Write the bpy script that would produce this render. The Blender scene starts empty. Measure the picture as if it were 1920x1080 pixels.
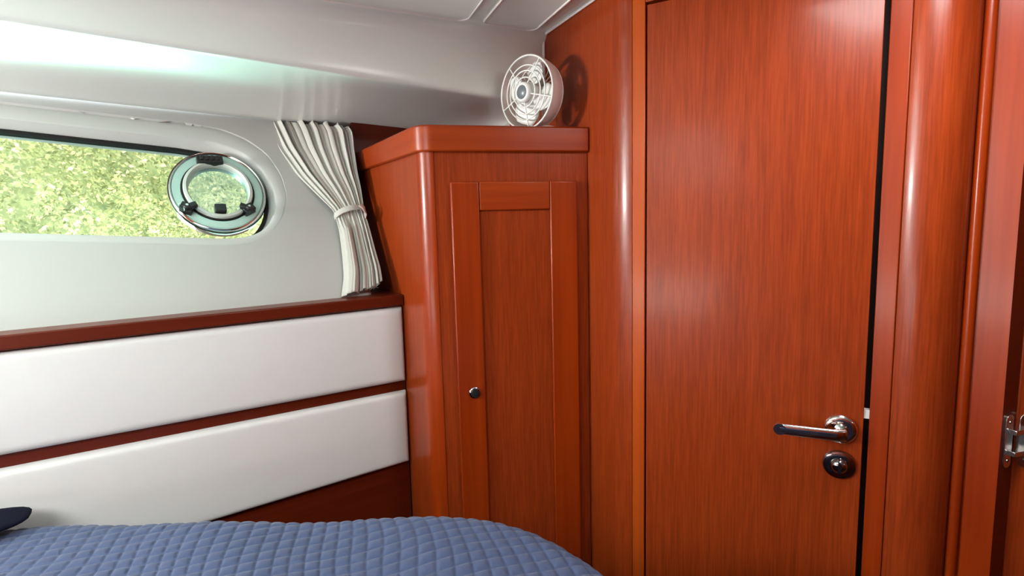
import bpy, bmesh, math, random
import numpy as np
from mathutils import Vector, Matrix
from mathutils.geometry import tessellate_polygon

random.seed(7); rng = np.random.default_rng(7)
SC = bpy.context.scene
COL = SC.collection
E = 1.40                      # eye height above the cabin sole
FPX = 1000.0                  # focal length in pixels of the 1920 px frame

# ------------------------------------------------------------------ camera
def _n(v):
    v = np.array(v, float); return v / np.linalg.norm(v)
DOWN = _n((226.0, 8550.0, FPX))
ZC = -DOWN
YC = _n(np.array((0, 0, 1.0)) - np.dot((0, 0, 1.0), ZC) * ZC)
XC = np.cross(YC, ZC)
cam_d = bpy.data.cameras.new('camera')
cam = bpy.data.objects.new('camera', cam_d); COL.objects.link(cam)
cam_d.sensor_fit = 'HORIZONTAL'; cam_d.sensor_width = 36.0; cam_d.lens = FPX / 1920 * 36
cam_d.clip_start = 0.01; cam_d.clip_end = 200
right = Vector((XC[0], YC[0], ZC[0])); up = -Vector((XC[1], YC[1], ZC[1])); back = -Vector((XC[2], YC[2], ZC[2]))
M = Matrix((right, up, back)).transposed().to_4x4(); M.translation = (0, 0, E)
cam.matrix_world = M
SC.camera = cam

# measuring helpers: where a sight line of the photograph meets a known plane of the cabin
def ray(px, py):
    c = np.array(((px - 960) / FPX, (py - 540) / FPX, 1.0))
    return np.array((c @ XC, c @ YC, c @ ZC))
def uu(px, py=411):
    r = ray(px, py); return r[0] / r[1]
def hit(px, py, p0, n):                      # z relative to the eye
    r = ray(px, py); n = np.array(n, float)
    return r * (np.dot(n, p0) / np.dot(n, r))
def vplane(px, py, p, d):                    # vertical plane through plan point p, plan direction d
    return hit(px, py, (p[0], p[1], 0), (-d[1], d[0], 0))
def on_line(u, p, d):                        # plan point on line p+t d seen at X/Y = u
    t = (u * p[1] - p[0]) / (d[0] - u * d[1])
    return np.array((p[0] + t * d[0], p[1] + t * d[1]))
def n2(v): return _n(v)

# ------------------------------------------------------------------ materials
def new_mat(name):
    m = bpy.data.materials.new(name); m.use_nodes = True
    nt = m.node_tree; b = nt.nodes['Principled BSDF']
    return m, nt, b
def plain(name, col, rough=0.5, metal=0.0, spec=0.5, noise=0.0, nscale=40, bump=0.0, bscale=300, coat=0.0, coat_rough=0.1, sheen=0):
    m, nt, b = new_mat(name)
    b.inputs['Base Color'].default_value = (*col, 1); b.inputs['Roughness'].default_value = rough
    b.inputs['Metallic'].default_value = metal; b.inputs['Specular IOR Level'].default_value = spec
    b.inputs['Coat Weight'].default_value = coat; b.inputs['Coat Roughness'].default_value = coat_rough
    if sheen: b.inputs['Sheen Weight'].default_value = sheen
    tc = nt.nodes.new('ShaderNodeTexCoord')
    if noise:
        nz = nt.nodes.new('ShaderNodeTexNoise'); nz.inputs['Scale'].default_value = nscale; nz.inputs['Detail'].default_value = 4
        nt.links.new(tc.outputs['Object'], nz.inputs['Vector'])
        mx = nt.nodes.new('ShaderNodeMix'); mx.data_type = 'RGBA'
        mx.inputs['A'].default_value = (*[c * (1 - noise) for c in col], 1)
        mx.inputs['B'].default_value = (*[min(1, c * (1 + noise)) for c in col], 1)
        nt.links.new(nz.outputs['Fac'], mx.inputs['Factor']); nt.links.new(mx.outputs['Result'], b.inputs['Base Color'])
    if bump:
        nb = nt.nodes.new('ShaderNodeTexNoise'); nb.inputs['Scale'].default_value = bscale; nb.inputs['Detail'].default_value = 3
        nt.links.new(tc.outputs['Object'], nb.inputs['Vector'])
        bp = nt.nodes.new('ShaderNodeBump'); bp.inputs['Strength'].default_value = bump; bp.inputs['Distance'].default_value = 0.001
        nt.links.new(nb.outputs['Fac'], bp.inputs['Height']); nt.links.new(bp.outputs['Normal'], b.inputs['Normal'])
    return m
def wood(name, dark, light, axis='z', fine=330.0, along=11.0, rough=0.29, figure=0.35, coat=0.12):
    """varnished wood: fine pores along the grain + slow figure across it"""
    m, nt, b = new_mat(name); L = nt.links.new
    tc = nt.nodes.new('ShaderNodeTexCoord')
    def noise(sx, sl, detail, rough_):
        mp = nt.nodes.new('ShaderNodeMapping'); sc = [sx, sx, sx]; sc['xyz'.index(axis)] = sl
        if axis == 'x': sc = [sl, sl, sx]
        mp.inputs['Scale'].default_value = sc
        L(tc.outputs['Object'], mp.inputs['Vector'])
        nz = nt.nodes.new('ShaderNodeTexNoise'); nz.inputs['Scale'].default_value = 1.0
        nz.inputs['Detail'].default_value = detail; nz.inputs['Roughness'].default_value = rough_
        L(mp.outputs['Vector'], nz.inputs['Vector']); return nz
    n1 = noise(fine, along, 3, 0.6); n2_ = noise(fine * 0.20, along * 0.16, 2, 0.5); n3 = noise(7, 1.5, 2, 0.5)
    r1 = nt.nodes.new('ShaderNodeMapRange'); r1.inputs['From Min'].default_value = 0.3; r1.inputs['From Max'].default_value = 0.7
    L(n1.outputs['Fac'], r1.inputs['Value'])
    r3 = nt.nodes.new('ShaderNodeMapRange'); r3.inputs['From Min'].default_value = 0.3; r3.inputs['From Max'].default_value = 0.7
    L(n3.outputs['Fac'], r3.inputs['Value'])
    a = nt.nodes.new('ShaderNodeMath'); a.operation = 'MULTIPLY_ADD'; a.inputs[1].default_value = 0.45
    c = nt.nodes.new('ShaderNodeMath'); c.operation = 'MULTIPLY'; c.inputs[1].default_value = 0.55 - 0.3 * figure
    L(n2_.outputs['Fac'], c.inputs[0]); L(r1.outputs['Result'], a.inputs[0]); L(c.outputs[0], a.inputs[2])
    d = nt.nodes.new('ShaderNodeMath'); d.operation = 'MULTIPLY_ADD'; d.inputs[1].default_value = 0.3 * figure
    L(r3.outputs['Result'], d.inputs[0]); L(a.outputs[0], d.inputs[2])
    mx = nt.nodes.new('ShaderNodeMix'); mx.data_type = 'RGBA'
    mx.inputs['A'].default_value = (*dark, 1); mx.inputs['B'].default_value = (*light, 1)
    L(d.outputs[0], mx.inputs['Factor']); L(mx.outputs['Result'], b.inputs['Base Color'])
    b.inputs['Roughness'].default_value = rough; b.inputs['Specular IOR Level'].default_value = 0.26
    b.inputs['Coat Weight'].default_value = coat; b.inputs['Coat Roughness'].default_value = 0.13
    bp = nt.nodes.new('ShaderNodeBump'); bp.inputs['Strength'].default_value = 0.05; bp.inputs['Distance'].default_value = 0.0006
    L(n1.outputs['Fac'], bp.inputs['Height']); L(bp.outputs['Normal'], b.inputs['Normal'])
    return m
VENEER = wood('mahogany_veneer', (0.125, 0.0115, 0.0017), (0.345, 0.050, 0.0085), 'z')
SOLID = wood('solid_mahogany', (0.16, 0.0125, 0.0010), (0.32, 0.039, 0.0028), 'z', fine=45, along=1.6, figure=1.2, rough=0.3)
SOLIDH = wood('solid_mahogany_rail', (0.19, 0.0170, 0.0013), (0.33, 0.044, 0.0034), 'x', fine=55, along=1.6, figure=0.9, rough=0.3)
STRIPW = wood('edge_strip_wood', (0.30, 0.040, 0.0040), (0.46, 0.080, 0.0085), 'z', fine=45, along=1.6, figure=1.0, rough=0.3)
DARKH = wood('dark_mahogany_rail', (0.075, 0.0070, 0.0012), (0.135, 0.0150, 0.0028), 'x', fine=80, along=2.0, figure=0.6, rough=0.36)
DARKW = plain('shadow_gap_wood', (0.018, 0.006, 0.004), 0.7, noise=0.2)  # near-black colour stands in for the shade inside the door gap
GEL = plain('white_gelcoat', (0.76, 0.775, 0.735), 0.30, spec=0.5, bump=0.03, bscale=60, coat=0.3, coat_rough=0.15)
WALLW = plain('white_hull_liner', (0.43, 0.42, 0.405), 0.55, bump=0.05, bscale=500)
PANELW = plain('headliner_panel', (0.72, 0.72, 0.67), 0.5, bump=0.1, bscale=700)
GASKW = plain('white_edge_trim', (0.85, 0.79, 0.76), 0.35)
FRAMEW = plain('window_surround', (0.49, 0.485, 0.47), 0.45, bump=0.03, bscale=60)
VINYL = plain('white_vinyl', (0.725, 0.715, 0.71), 0.55, noise=0.015, bump=0.25, bscale=900)
CLOTH = plain('curtain_cloth', (0.47, 0.455, 0.415), 0.85, noise=0.05, nscale=120, bump=0.2, bscale=900, sheen=0.2)
BLACKR = plain('black_rubber', (0.014, 0.014, 0.014), 0.85, spec=0.15, noise=0.1)
BLACKP = plain('black_plastic', (0.012, 0.012, 0.013), 0.3, noise=0.1)
CHROME = plain('chrome', (0.80, 0.79, 0.78), 0.07, metal=1.0, noise=0.02)
STEEL = plain('polished_steel', (0.70, 0.70, 0.69), 0.22, metal=1.0, noise=0.03)
DKCHROME = plain('dark_chrome', (0.36, 0.35, 0.36), 0.12, metal=1.0, noise=0.03)
PORTRING = plain('port_frame_aqua', (0.42, 0.60, 0.55), 0.25, metal=0.0, noise=0.04)
PORTGREY = plain('port_sash_grey', (0.52, 0.55, 0.51), 0.3, metal=0.1, noise=0.04)
FANW = plain('fan_white_plastic', (0.68, 0.665, 0.63), 0.35, noise=0.02)
FANP = plain('fan_shroud_plastic', (0.72, 0.60, 0.56), 0.4, noise=0.02)
FANG = plain('fan_cap_grey', (0.13, 0.145, 0.15), 0.3, noise=0.05)
NAVY = plain('navy_cotton', (0.0045, 0.005, 0.014), 0.95, spec=0.1, noise=0.1, bump=0.2)
QUILT = plain('blue_quilt', (0.035, 0.055, 0.128), 0.85, noise=0.12, nscale=400, bump=0.3, bscale=700, sheen=0.15)
FLOORM = wood('cabin_sole', (0.03, 0.010, 0.004), (0.07, 0.025, 0.01), 'x', fine=60, along=2)
def glass_mat(name, tint, haze=0.0, refl=0.06):
    m = bpy.data.materials.new(name); m.use_nodes = True; nt = m.node_tree; nt.nodes.clear(); L = nt.links.new
    out = nt.nodes.new('ShaderNodeOutputMaterial')
    tr = nt.nodes.new('ShaderNodeBsdfTransparent'); tr.inputs['Color'].default_value = (*tint, 1)
    gl = nt.nodes.new('ShaderNodeBsdfGlossy'); gl.inputs['Roughness'].default_value = 0.03
    fr = nt.nodes.new('ShaderNodeFresnel'); fr.inputs['IOR'].default_value = 1.35
    mx = nt.nodes.new('ShaderNodeMixShader')
    L(fr.outputs[0], mx.inputs[0]); L(tr.outputs[0], mx.inputs[1]); L(gl.outputs[0], mx.inputs[2])
    last = mx
    if haze:
        nz = nt.nodes.new('ShaderNodeTexNoise'); nz.inputs['Scale'].default_value = 130; nz.inputs['Detail'].default_value = 5
        mr = nt.nodes.new('ShaderNodeMapRange'); mr.inputs['From Min'].default_value = 0.35; mr.inputs['From Max'].default_value = 0.7
        mr.inputs['To Max'].default_value = haze
        df = nt.nodes.new('ShaderNodeBsdfTranslucent'); df.inputs['Color'].default_value = (0.75, 0.78, 0.80, 1)
        m2 = nt.nodes.new('ShaderNodeMixShader')
        L(nz.outputs['Fac'], mr.inputs['Value']); L(mr.outputs['Result'], m2.inputs[0])
        L(mx.outputs[0], m2.inputs[1]); L(df.outputs[0], m2.inputs[2]); last = m2
    L(last.outputs[0], out.inputs[0]); return m
PANE = glass_mat('clear_acrylic', (0.95, 0.97, 0.95))
PORTGLASS = glass_mat('crazed_acrylic', (0.80, 0.79, 0.82), haze=0.07)

# ------------------------------------------------------------------ mesh helpers
def mesh_obj(name, verts, faces, mat, parent=None, smooth=None, bevel=0, bevel_seg=2):
    me = bpy.data.meshes.new(name)
    me.from_pydata([tuple(map(float, v)) for v in verts], [], [tuple(f) for f in faces]); me.update()
    bm = bmesh.new(); bm.from_mesh(me); bmesh.ops.recalc_face_normals(bm, faces=bm.faces); bm.to_mesh(me); bm.free()
    return finish(name, me, mat, parent, smooth, bevel, bevel_seg)
def finish(name, me, mat, parent=None, smooth=None, bevel=0, bevel_seg=2):
    o = bpy.data.objects.new(name, me); COL.objects.link(o)
    if mat: me.materials.append(mat)
    if parent: o.parent = parent
    if smooth is not None:
        for p in me.polygons: p.use_smooth = True
        if smooth < 180: me.set_sharp_from_angle(angle=math.radians(smooth))
    if bevel:
        b = o.modifiers.new('bevel', 'BEVEL'); b.width = bevel; b.segments = bevel_seg; b.limit_method = 'ANGLE'; b.angle_limit = math.radians(40)
        b.harden_normals = False
        for p in me.polygons: p.use_smooth = True
        me.set_sharp_from_angle(angle=math.radians(40)) if smooth is None else None
    return o
class MB:
    def __init__(s): s.v = []; s.f = []
    def add(s, vs, fs):
        k = len(s.v); s.v += [tuple(map(float, v)) for v in vs]; s.f += [tuple(i + k for i in f) for f in fs]; return s
    def prism(s, poly, z0, z1):                        # plan polygon, absolute z
        n = len(poly)
        vs = [(p[0], p[1], z0) for p in poly] + [(p[0], p[1], z1) for p in poly]
        fs = [tuple(range(n - 1, -1, -1)), tuple(range(n, 2 * n))] + [(i, (i + 1) % n, n + (i + 1) % n, n + i) for i in range(n)]
        return s.add(vs, fs)
    def slab(s, poly, nrm, t):                         # 3-D polygon thickened along nrm by t
        n = len(poly); nrm = np.array(nrm) * t
        vs = [np.array(p) for p in poly] + [np.array(p) + nrm for p in poly]
        fs = [tuple(range(n - 1, -1, -1)), tuple(range(n, 2 * n))] + [(i, (i + 1) % n, n + (i + 1) % n, n + i) for i in range(n)]
        return s.add(vs, fs)
    def lathe(s, prof, o, ax, seg=40, e1=None):        # prof: list of (radius, distance along axis)
        ax = _n(ax); o = np.array(o, float)
        e1 = _n(np.cross(ax, (0, 0, 1)) if abs(ax[2]) < 0.9 else np.cross(ax, (1, 0, 0))); e2 = np.cross(ax, e1)
        vs = []; fs = []; m = len(prof)
        for r, d in prof:
            for k in range(seg):
                t = 2 * math.pi * k / seg
                vs.append(o + ax * d + (e1 * math.cos(t) + e2 * math.sin(t)) * max(r, 1e-5))
        for i in range(m - 1):
            for k in range(seg):
                fs.append((i * seg + k, i * seg + (k + 1) % seg, (i + 1) * seg + (k + 1) % seg, (i + 1) * seg + k))
        if prof[0] != prof[-1]:
            fs.append(tuple(range(seg))); fs.append(tuple((m - 1) * seg + k for k in range(seg - 1, -1, -1)))
        else:
            pass
        return s.add(vs, fs)
    def sweep(s, path, rx, ry=None, closed=False, seg=10, upv=(0, 0, 1), sup=2.0):     # tube along a path, elliptic / rounded section
        ry = ry or rx; path = [np.array(p, float) for p in path]; n = len(path); vs = []; fs = []
        for i in range(n):
            a = path[(i - 1) % n] if (closed or i > 0) else path[i]; b = path[(i + 1) % n] if (closed or i < n - 1) else path[i]
            t = _n(b - a); u = np.array(upv, float); sd = np.cross(t, u)
            if np.linalg.norm(sd) < 1e-4: sd = np.cross(t, (1, 0, 0.3))
            sd = _n(sd); w = np.cross(sd, t)
            for k in range(seg):
                q = 2 * math.pi * k / seg; c, d = math.cos(q), math.sin(q)
                c = math.copysign(abs(c) ** (2 / sup), c); d = math.copysign(abs(d) ** (2 / sup), d)
                vs.append(path[i] + sd * rx * c + w * ry * d)
        for i in range(n if closed else n - 1):
            j = (i + 1) % n
            for k in range(seg):
                fs.append((i * seg + k, i * seg + (k + 1) % seg, j * seg + (k + 1) % seg, j * seg + k))
        if not closed:
            fs.append(tuple(range(seg - 1, -1, -1))); fs.append(tuple((n - 1) * seg + k for k in range(seg)))
        return s.add(vs, fs)
    def box(s, o, ax, ay, az, hx, hy, hz):
        o = np.array(o, float); ax, ay, az = map(np.array, (ax, ay, az))
        vs = [o + ax * hx * i + ay * hy * j + az * hz * k for i in (-1, 1) for j in (-1, 1) for k in (-1, 1)]
        return s.add(vs, [(0, 1, 3, 2), (4, 6, 7, 5), (0, 4, 5, 1), (2, 3, 7, 6), (0, 2, 6, 4), (1, 5, 7, 3)])
    def obj(s, name, mat, parent=None, smooth=None, bevel=0, seg=2):
        return mesh_obj(name, s.v, s.f, mat, parent, smooth, bevel, seg)
def grid_faces(nr, nc, close_c=False, close_r=False):
    fs = []
    for i in range(nr if close_r else nr - 1):
        for j in range(nc if close_c else nc - 1):
            i2 = (i + 1) % nr; j2 = (j + 1) % nc
            fs.append((i * nc + j, i * nc + j2, i2 * nc + j2, i2 * nc + j))
    return fs
def empty(name, loc):
    o = bpy.data.objects.new(name, None); o.empty_display_size = 0.05; COL.objects.link(o); o.location = loc; return o
def tag(o, label, cat, group=None):
    o['label'] = label; o['category'] = cat
    if group: o['group'] = group
    return o
def structure(o, label=None):
    o['kind'] = 'structure'
    if label: o['label'] = label
    return o
def adopt(root, *parts):                              # parent while keeping world placement
    for p in parts:
        p.parent = root; p.matrix_parent_inverse = Matrix.Translation(root.location).inverted()
def W3(p): return np.array((p[0], p[1], p[2] + E))    # eye-relative to world
def W2(p, z): return (p[0], p[1], z + E)
def poly_offset(pts, d):                              # open polyline shifted to its left by d
    pts = [np.array(p[:2], float) for p in pts]; out = []
    for i in range(len(pts)):
        ns = []
        if i > 0: t = n2(pts[i] - pts[i - 1]); ns.append(np.array((-t[1], t[0])))
        if i < len(pts) - 1: t = n2(pts[i + 1] - pts[i]); ns.append(np.array((-t[1], t[0])))
        nn = n2(sum(ns)); k = 1 / max(0.3, nn @ ns[0]); out.append(pts[i] + nn * d * k)
    return out
def fillet(A, C, B, r, seg=14):                       # corner C between A and B rounded with radius r
    A, B, C = map(lambda p: np.array(p, float), (A, B, C)); a = n2(A - C); b = n2(B - C)
    half = math.acos(np.clip(a @ b, -1, 1)) / 2; L = r / math.tan(half)
    O = C + n2(a + b) * r / math.sin(half); P = C + a * L; Q = C + b * L
    a0 = math.atan2(*(P - O)[::-1]); a1 = math.atan2(*(Q - O)[::-1]); da = (a1 - a0 + math.pi) % (2 * math.pi) - math.pi
    return [O + r * np.array((math.cos(a0 + da * k / seg), math.sin(a0 + da * k / seg))) for k in range(seg + 1)]
def wall_strip(name, pts, z0, z1, thick, mat, smooth=30, bevel=0):   # plan polyline -> wall with its thickness to the left
    back_ = poly_offset(pts, thick)
    poly = [tuple(p[:2]) for p in pts] + [tuple(p) for p in reversed(back_)]
    return MB().prism(poly, z0, z1).obj(name, mat, smooth=smooth, bevel=bevel)

# ------------------------------------------------------------------ plan of the cabin (eye at the origin)
H = n2((1.44, 1.0)); N = np.array((-H[1], H[0]))      # along the hull, outboard
def SO(s, o): return H * s + N * o                     # plan point from along / outboard
e = n2((1.85, -1.0)); D0 = np.array((0.618, 1.0))      # plane of the narrow door
ne = np.array((e[1], -e[0])); ne = -ne if ne[1] > 0 else ne      # towards the cabin
b = n2((0.43, -1.0))                                   # bulkhead, seen raking
doorL = on_line(uu(1212), D0, e); stripL = on_line(uu(1185), D0, e)
doorR = on_line(uu(1639.5, 400), D0, e)
gapR = on_line(uu(1650, 400), D0, e); stripR = on_line(uu(1690, 400), gapR, n2((0.72, -0.69)))
r_c = 0.085; Lf = r_c * math.tan(math.radians(19.2))
Cc = stripL - e * Lf
bulk0 = Cc - b * 0.60                                  # far end of the bulkhead
bulkS = Cc - b * Lf
corner = on_line(uu(1021, 60), Cc, b)                  # bulkhead meets the side fascia
cf = n2((4.54, 1.0))                                   # face of the wardrobe
FR = on_line(uu(1103), Cc, b)                          # its right end, on the bulkhead
o_f = N @ corner
side = n2((-0.62, 1.0))
FC = on_line(uu(789, 285), FR, cf)                     # theoretical front corner
rail_o = None
pr = on_line(uu(757, 560), FC, side); rail_o = N @ pr  # rail front where it meets the wardrobe side
ZR = vplane(757, 552, pr, H)[2]; ZRb = vplane(757, 574, pr, H)[2]
o_lip = o_f + 0.46; o_wt = o_f + 0.49
zw_b = ZR - 0.01; o_wb = rail_o + 0.065; zw_t = 0.33
# sloping hull liner
def wo(z): return o_wb + (o_wt - o_wb) * (z - zw_b) / (zw_t - zw_b)
wb = _n(np.array((*(N * (o_wt - o_wb)), zw_t - zw_b)))           # up the slope
wa = np.array((*H, 0.0)); wn = np.cross(wa, wb)                   # outboard normal
if wn[:2] @ N < 0: wn = -wn
WO = np.array((*SO(0, o_wb), zw_b))
def onw(px, py, off=0.0):
    p = hit(px, py, WO + wn * off, wn); return p
def wab(p): d = np.array(p) - WO; return np.array((d @ wa, d @ wb))
def wpt(a, bb, off=0.0): return WO + wa * a + wb * bb + wn * off
ZBOT, ZTOP = -E, 0.75
# z of the fascia foot and lip along the hull
def fit(pts): 
    A = np.array(pts); k = np.polyfit(A[:, 0], A[:, 1], 1); return lambda s: k[0] * s + k[1]
def so_z(px, py, o):
    p = vplane(px, py, SO(0, o), H); return (p[:2] @ H, p[2])
z_l1 = fit([so_z(0, 36, o_f), so_z(320, 88, o_f), so_z(640, 137, o_f), so_z(940, 186, o_f)])
z_l2 = fit([so_z(0, 170, o_lip), so_z(250, 201, o_lip), so_z(490, 229, o_lip), so_z(723, 248, o_lip)])
_zc = fit([so_z(540, 0, o_f), so_z(1012, 62, o_f)])
def z_c(s): return _zc(max(s, -0.1))

# ------------------------------------------------------------------ headliner, fascia and shelf soffit (one moulding)
s0, s1 = -2.2, corner @ H - 0.002
prof_n = []
def profile(s):
    zc, z1_, z2 = z_c(s), z_l1(s), z_l2(s); pts = []
    for o in np.linspace(-1.6, o_f - 0.06, 12): pts.append((o, zc))
    rr = 0.035
    for k in range(7):
        t = math.pi / 2 * k / 6; pts.append((o_f - rr + rr * math.sin(t), zc - rr + rr * math.cos(t)))
    for k in range(1, 5): pts.append((o_f, zc - rr + (z1_ + 0.012 - zc + rr) * k / 5))
    r1 = 0.010
    for k in range(5):
        t = math.pi / 2 * k / 4; pts.append((o_f + r1 - r1 * math.cos(t), z1_ + r1 - r1 * math.sin(t)))
    for k in range(1, 17):
        q = k / 16; o = o_f + r1 + (o_lip - o_f - r1) * q
        pts.append((o, z1_ + (z2 - z1_) * (q ** 1.5) + 0.018 * math.sin(math.pi * q)))
    r2 = 0.008
    for k in range(1, 6):
        t = math.pi * k / 5; pts.append((o_lip + r2 * math.sin(t), z2 + r2 - r2 * math.cos(t)))
    pts.append((o_lip - 0.06, z2 + 0.03)); 
    return pts
st = list(np.linspace(s0, -0.1, 6)) + list(np.linspace(0.0, s1, 24)); P = []
def s_bulk(o): t = (o - N @ Cc) / (N @ -b); return (Cc - b * t) @ H
for s in st:                                           # stations fan out so that the moulding meets the raking bulkhead
    k = (s - s0) / (s1 - s0)
    P += [W2(SO(s0 + (max(s_bulk(o), s1) if o > o_f - 0.05 else s1) * k - s0 * k, o), z) for o, z in profile(s)]
npf = len(profile(0))
hl = mesh_obj('ceiling', P, grid_faces(len(st), npf), GEL, smooth=50); structure(hl, 'white moulded headliner stepping down over the hull side')
# right of the bulkhead corner the flat headliner runs on over the cabin
dk = []
for s in np.linspace(s1, 2.4, 12):
    for o in np.linspace(-1.6, o_f - 0.02, 12): dk.append(W2(SO(s, o), z_c(min(s, 1.3))))
ext = mesh_obj('ceiling_panel', dk, grid_faces(12, 12), GEL); ext.parent = hl
# two moulded headliner panels
def cpt(px, py):
    z = 0.5
    for _ in range(20):
        r = ray(px, py); p = r * (z / r[2]); z = z_c(p[:2] @ H)
    return p
def rounded_poly(pts, r, seg=8):
    out = []
    for i in range(len(pts)):
        out += fillet(pts[i - 1][:2], pts[i][:2], pts[(i + 1) % len(pts)][:2], r, seg)
    return out
def head_panel(c):
    c = [p[:2] for p in c]; loop = rounded_poly(c, 0.022); cen = sum(loop) / len(loop)
    rings = [(0.0, 0.0), (0.0, 0.0045), (0.0015, 0.0062), (0.004, 0.007), (0.008, 0.0066), (0.012, 0.0055)]
    vs = []; n = len(loop)
    for ins, dz in rings:
        for p in loop:
            q = p + n2(cen - p) * ins; vs.append((q[0], q[1], z_c(q @ H) - dz + E))
    fs = grid_faces(len(rings), n, close_c=True); fs.append(tuple((len(rings) - 1) * n + k for k in range(n)))
    po = mesh_obj('ceiling_panel', vs, fs, PANELW, hl, smooth=60)
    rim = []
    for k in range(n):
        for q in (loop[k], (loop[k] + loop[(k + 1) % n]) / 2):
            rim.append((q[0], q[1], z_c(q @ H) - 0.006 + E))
    MB().sweep(rim, 0.0028, 0.0032, closed=True, seg=8).obj('highlight_rim', GASKW, po, smooth=60)  # white rim added to draw the bright highlight along the panel edge
    return po
p1, p2, p3 = cpt(905, 37), cpt(1001, 54), cpt(1062, 0)
tin = (p3 - p2) / np.linalg.norm((p3 - p2)[:2])
p4 = p1 + (cpt(919, 0) - p1) * 8
head_panel([p1, p2, p2 + tin * 0.62, p1 + tin * 0.62])
q1, q2 = cpt(874, 35), cpt(560, -14)
head_panel([q2, q1, q1 + tin * 0.60, q2 + tin * 0.60])
# end cap of the soffit against the bulkhead and the thin white joint trims
tb = MB()
zc1 = z_c(corner @ H)
edge = [W2(corner - b * 0.0 + ne * 0.0, zc1 - 0.02 - k * 0.02) for k in range(0, 20)]
off = np.array((-b[1], b[0])); off = off if off[0] < 0 else -off
pth = [W2(corner + off * 0.004 + b * t, z_c((corner + b * t) @ H) - 0.004) for t in np.linspace(0.55, 0.0, 12)]
pth += [W2(corner + off * 0.004, zc1 - 0.012 - k * 0.03) for k in range(0, 9)]
tr1 = tb.sweep(pth, 0.0045, 0.0045, seg=8).obj('trim_1', GASKW, smooth=60); structure(tr1, 'thin white joint trim between headliner and mahogany bulkhead')

# ------------------------------------------------------------------ hull liner with its window
def resample(pts, n):
    pts = np.array(pts); d = np.r_[0, np.cumsum(np.linalg.norm(np.diff(pts, axis=0), axis=1))]
    t = np.linspace(0, d[-1], n); return np.c_[np.interp(t, d, pts[:, 0]), np.interp(t, d, pts[:, 1])]
def smooth_poly(pts, it=3):
    pts = np.array(pts)
    for _ in range(it):
        q = pts.copy(); q[1:-1] = pts[1:-1] * 0.5 + (pts[:-2] + pts[2:]) * 0.25; pts = q
    return pts
def win_loop(wf, top, cap, bot):
    T = np.array([wab(onw(*p, wf)) for p in top]); C = np.array([wab(onw(*p, wf)) for p in cap]); B = np.array([wab(onw(*p, wf)) for p in bot])
    aL = -0.62
    kt = np.polyfit(T[:, 0], T[:, 1], 1); kb = np.polyfit(B[:, 0], B[:, 1], 1)
    tl = np.array((aL, np.polyval(kt, aL))); bl = np.array((aL, np.polyval(kb, aL)))
    mid = (tl + bl) / 2; hh = (tl[1] - bl[1]) / 2
    top_r = np.array((T[-1, 0], np.polyval(kt, T[-1, 0]))); bot_r = np.array((B[0, 0], np.polyval(kb, B[0, 0])))
    A = resample([tl, top_r], 30)[:-1]
    Cm = resample(smooth_poly(resample(np.vstack([top_r[None], C, bot_r[None]]), 61), 4), 61)[:-1]
    Bm = resample([bot_r, bl], 30)[:-1]
    th = np.linspace(-math.pi / 2, -3 * math.pi / 2, 31)[:-1]
    Lm = np.c_[mid[0] + hh * 0.9 * np.cos(th), mid[1] + hh * np.sin(th)]
    return np.vstack([A, Cm, Bm, Lm])
loopC = win_loop(0.022, [(0, 243), (120, 257), (240, 270), (330, 279)], [(390, 289), (444, 307), (470, 325), (489, 346), (502, 376), (503, 397), (498, 420), (484, 443), (460, 457)], [(420, 462), (300, 459), (150, 454), (0, 450)])
loopB = win_loop(-0.004, [(0, 222), (130, 236), (267, 251), (340, 260)], [(400, 268), (455, 287), (490, 316), (512, 352), (519, 385), (510, 415), (488, 436), (458, 446)], [(420, 447), (300, 445), (150, 440), (0, 436)])
loopA = win_loop(0.0, [(0, 196), (130, 210), (267, 225), (345, 235)], [(415, 246), (460, 264), (500, 292), (527, 332), (538, 372), (529, 413), (505, 444), (470, 460)], [(430, 465), (267, 462), (130, 459), (0, 456)])
NL = len(loopA)
def ab_poly_with_hole(outer, hole, off):
    polys = [[Vector((*p, 0)) for p in outer], [Vector((*p, 0)) for p in hole]]
    tris = tessellate_polygon(polys); allp = list(outer) + [tuple(p) for p in hole]
    return [W3(wpt(p[0], p[1], off)) for p in allp], tris
aL, aR = -2.1, (corner @ H) + 0.60
bt = 0.02 + (zw_t + 0.02 - zw_b) / wb[2]
eb0, eb1 = wab(onw(688, 548)), wab(onw(648, 246))
ea = lambda bb: eb0[0] + (eb1[0] - eb0[0]) * (bb - eb0[1]) / (eb1[1] - eb0[1])
vs, tris = ab_poly_with_hole([(aL, -0.02), (ea(-0.02), -0.02), (ea(bt), bt), (aL, bt)], loopA, 0.0)
HO = 0.15
k = len(vs); vs = list(vs) + [W3(wpt(ea(-0.02), -0.02, 0)), W3(wpt(ea(bt), bt, 0)), W3(wpt(ea(bt), bt, HO)), W3(wpt(ea(-0.02), -0.02, HO)), W3(wpt(aR, -0.02, HO)), W3(wpt(aR, bt, HO)),
                         W3(wpt(aR, bt, HO)), W3(wpt(ea(bt) - 0.1, bt, HO)), W2(SO(ea(bt) - 0.1, o_lip - 0.08), z_l2(0.5) + 0.06), W2(SO(aR, o_lip - 0.08), z_l2(0.5) + 0.06)]
tris = list(tris) + [(k, k + 1, k + 2, k + 3), (k + 3, k + 2, k + 5, k + 4), (k + 6, k + 7, k + 8, k + 9)]
k = len(vs); vs = list(vs) + [W2(SO(aL, rail_o + 0.055), -E), W2(SO(aR, rail_o + 0.055), -E), W2(SO(aR, rail_o + 0.055), zw_b - 0.01), W2(SO(aL, rail_o + 0.055), zw_b - 0.01)]
tris = list(tris) + [(k, k + 1, k + 2, k + 3)]
wl = mesh_obj('wall_left', vs, tris, WALLW)
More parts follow.
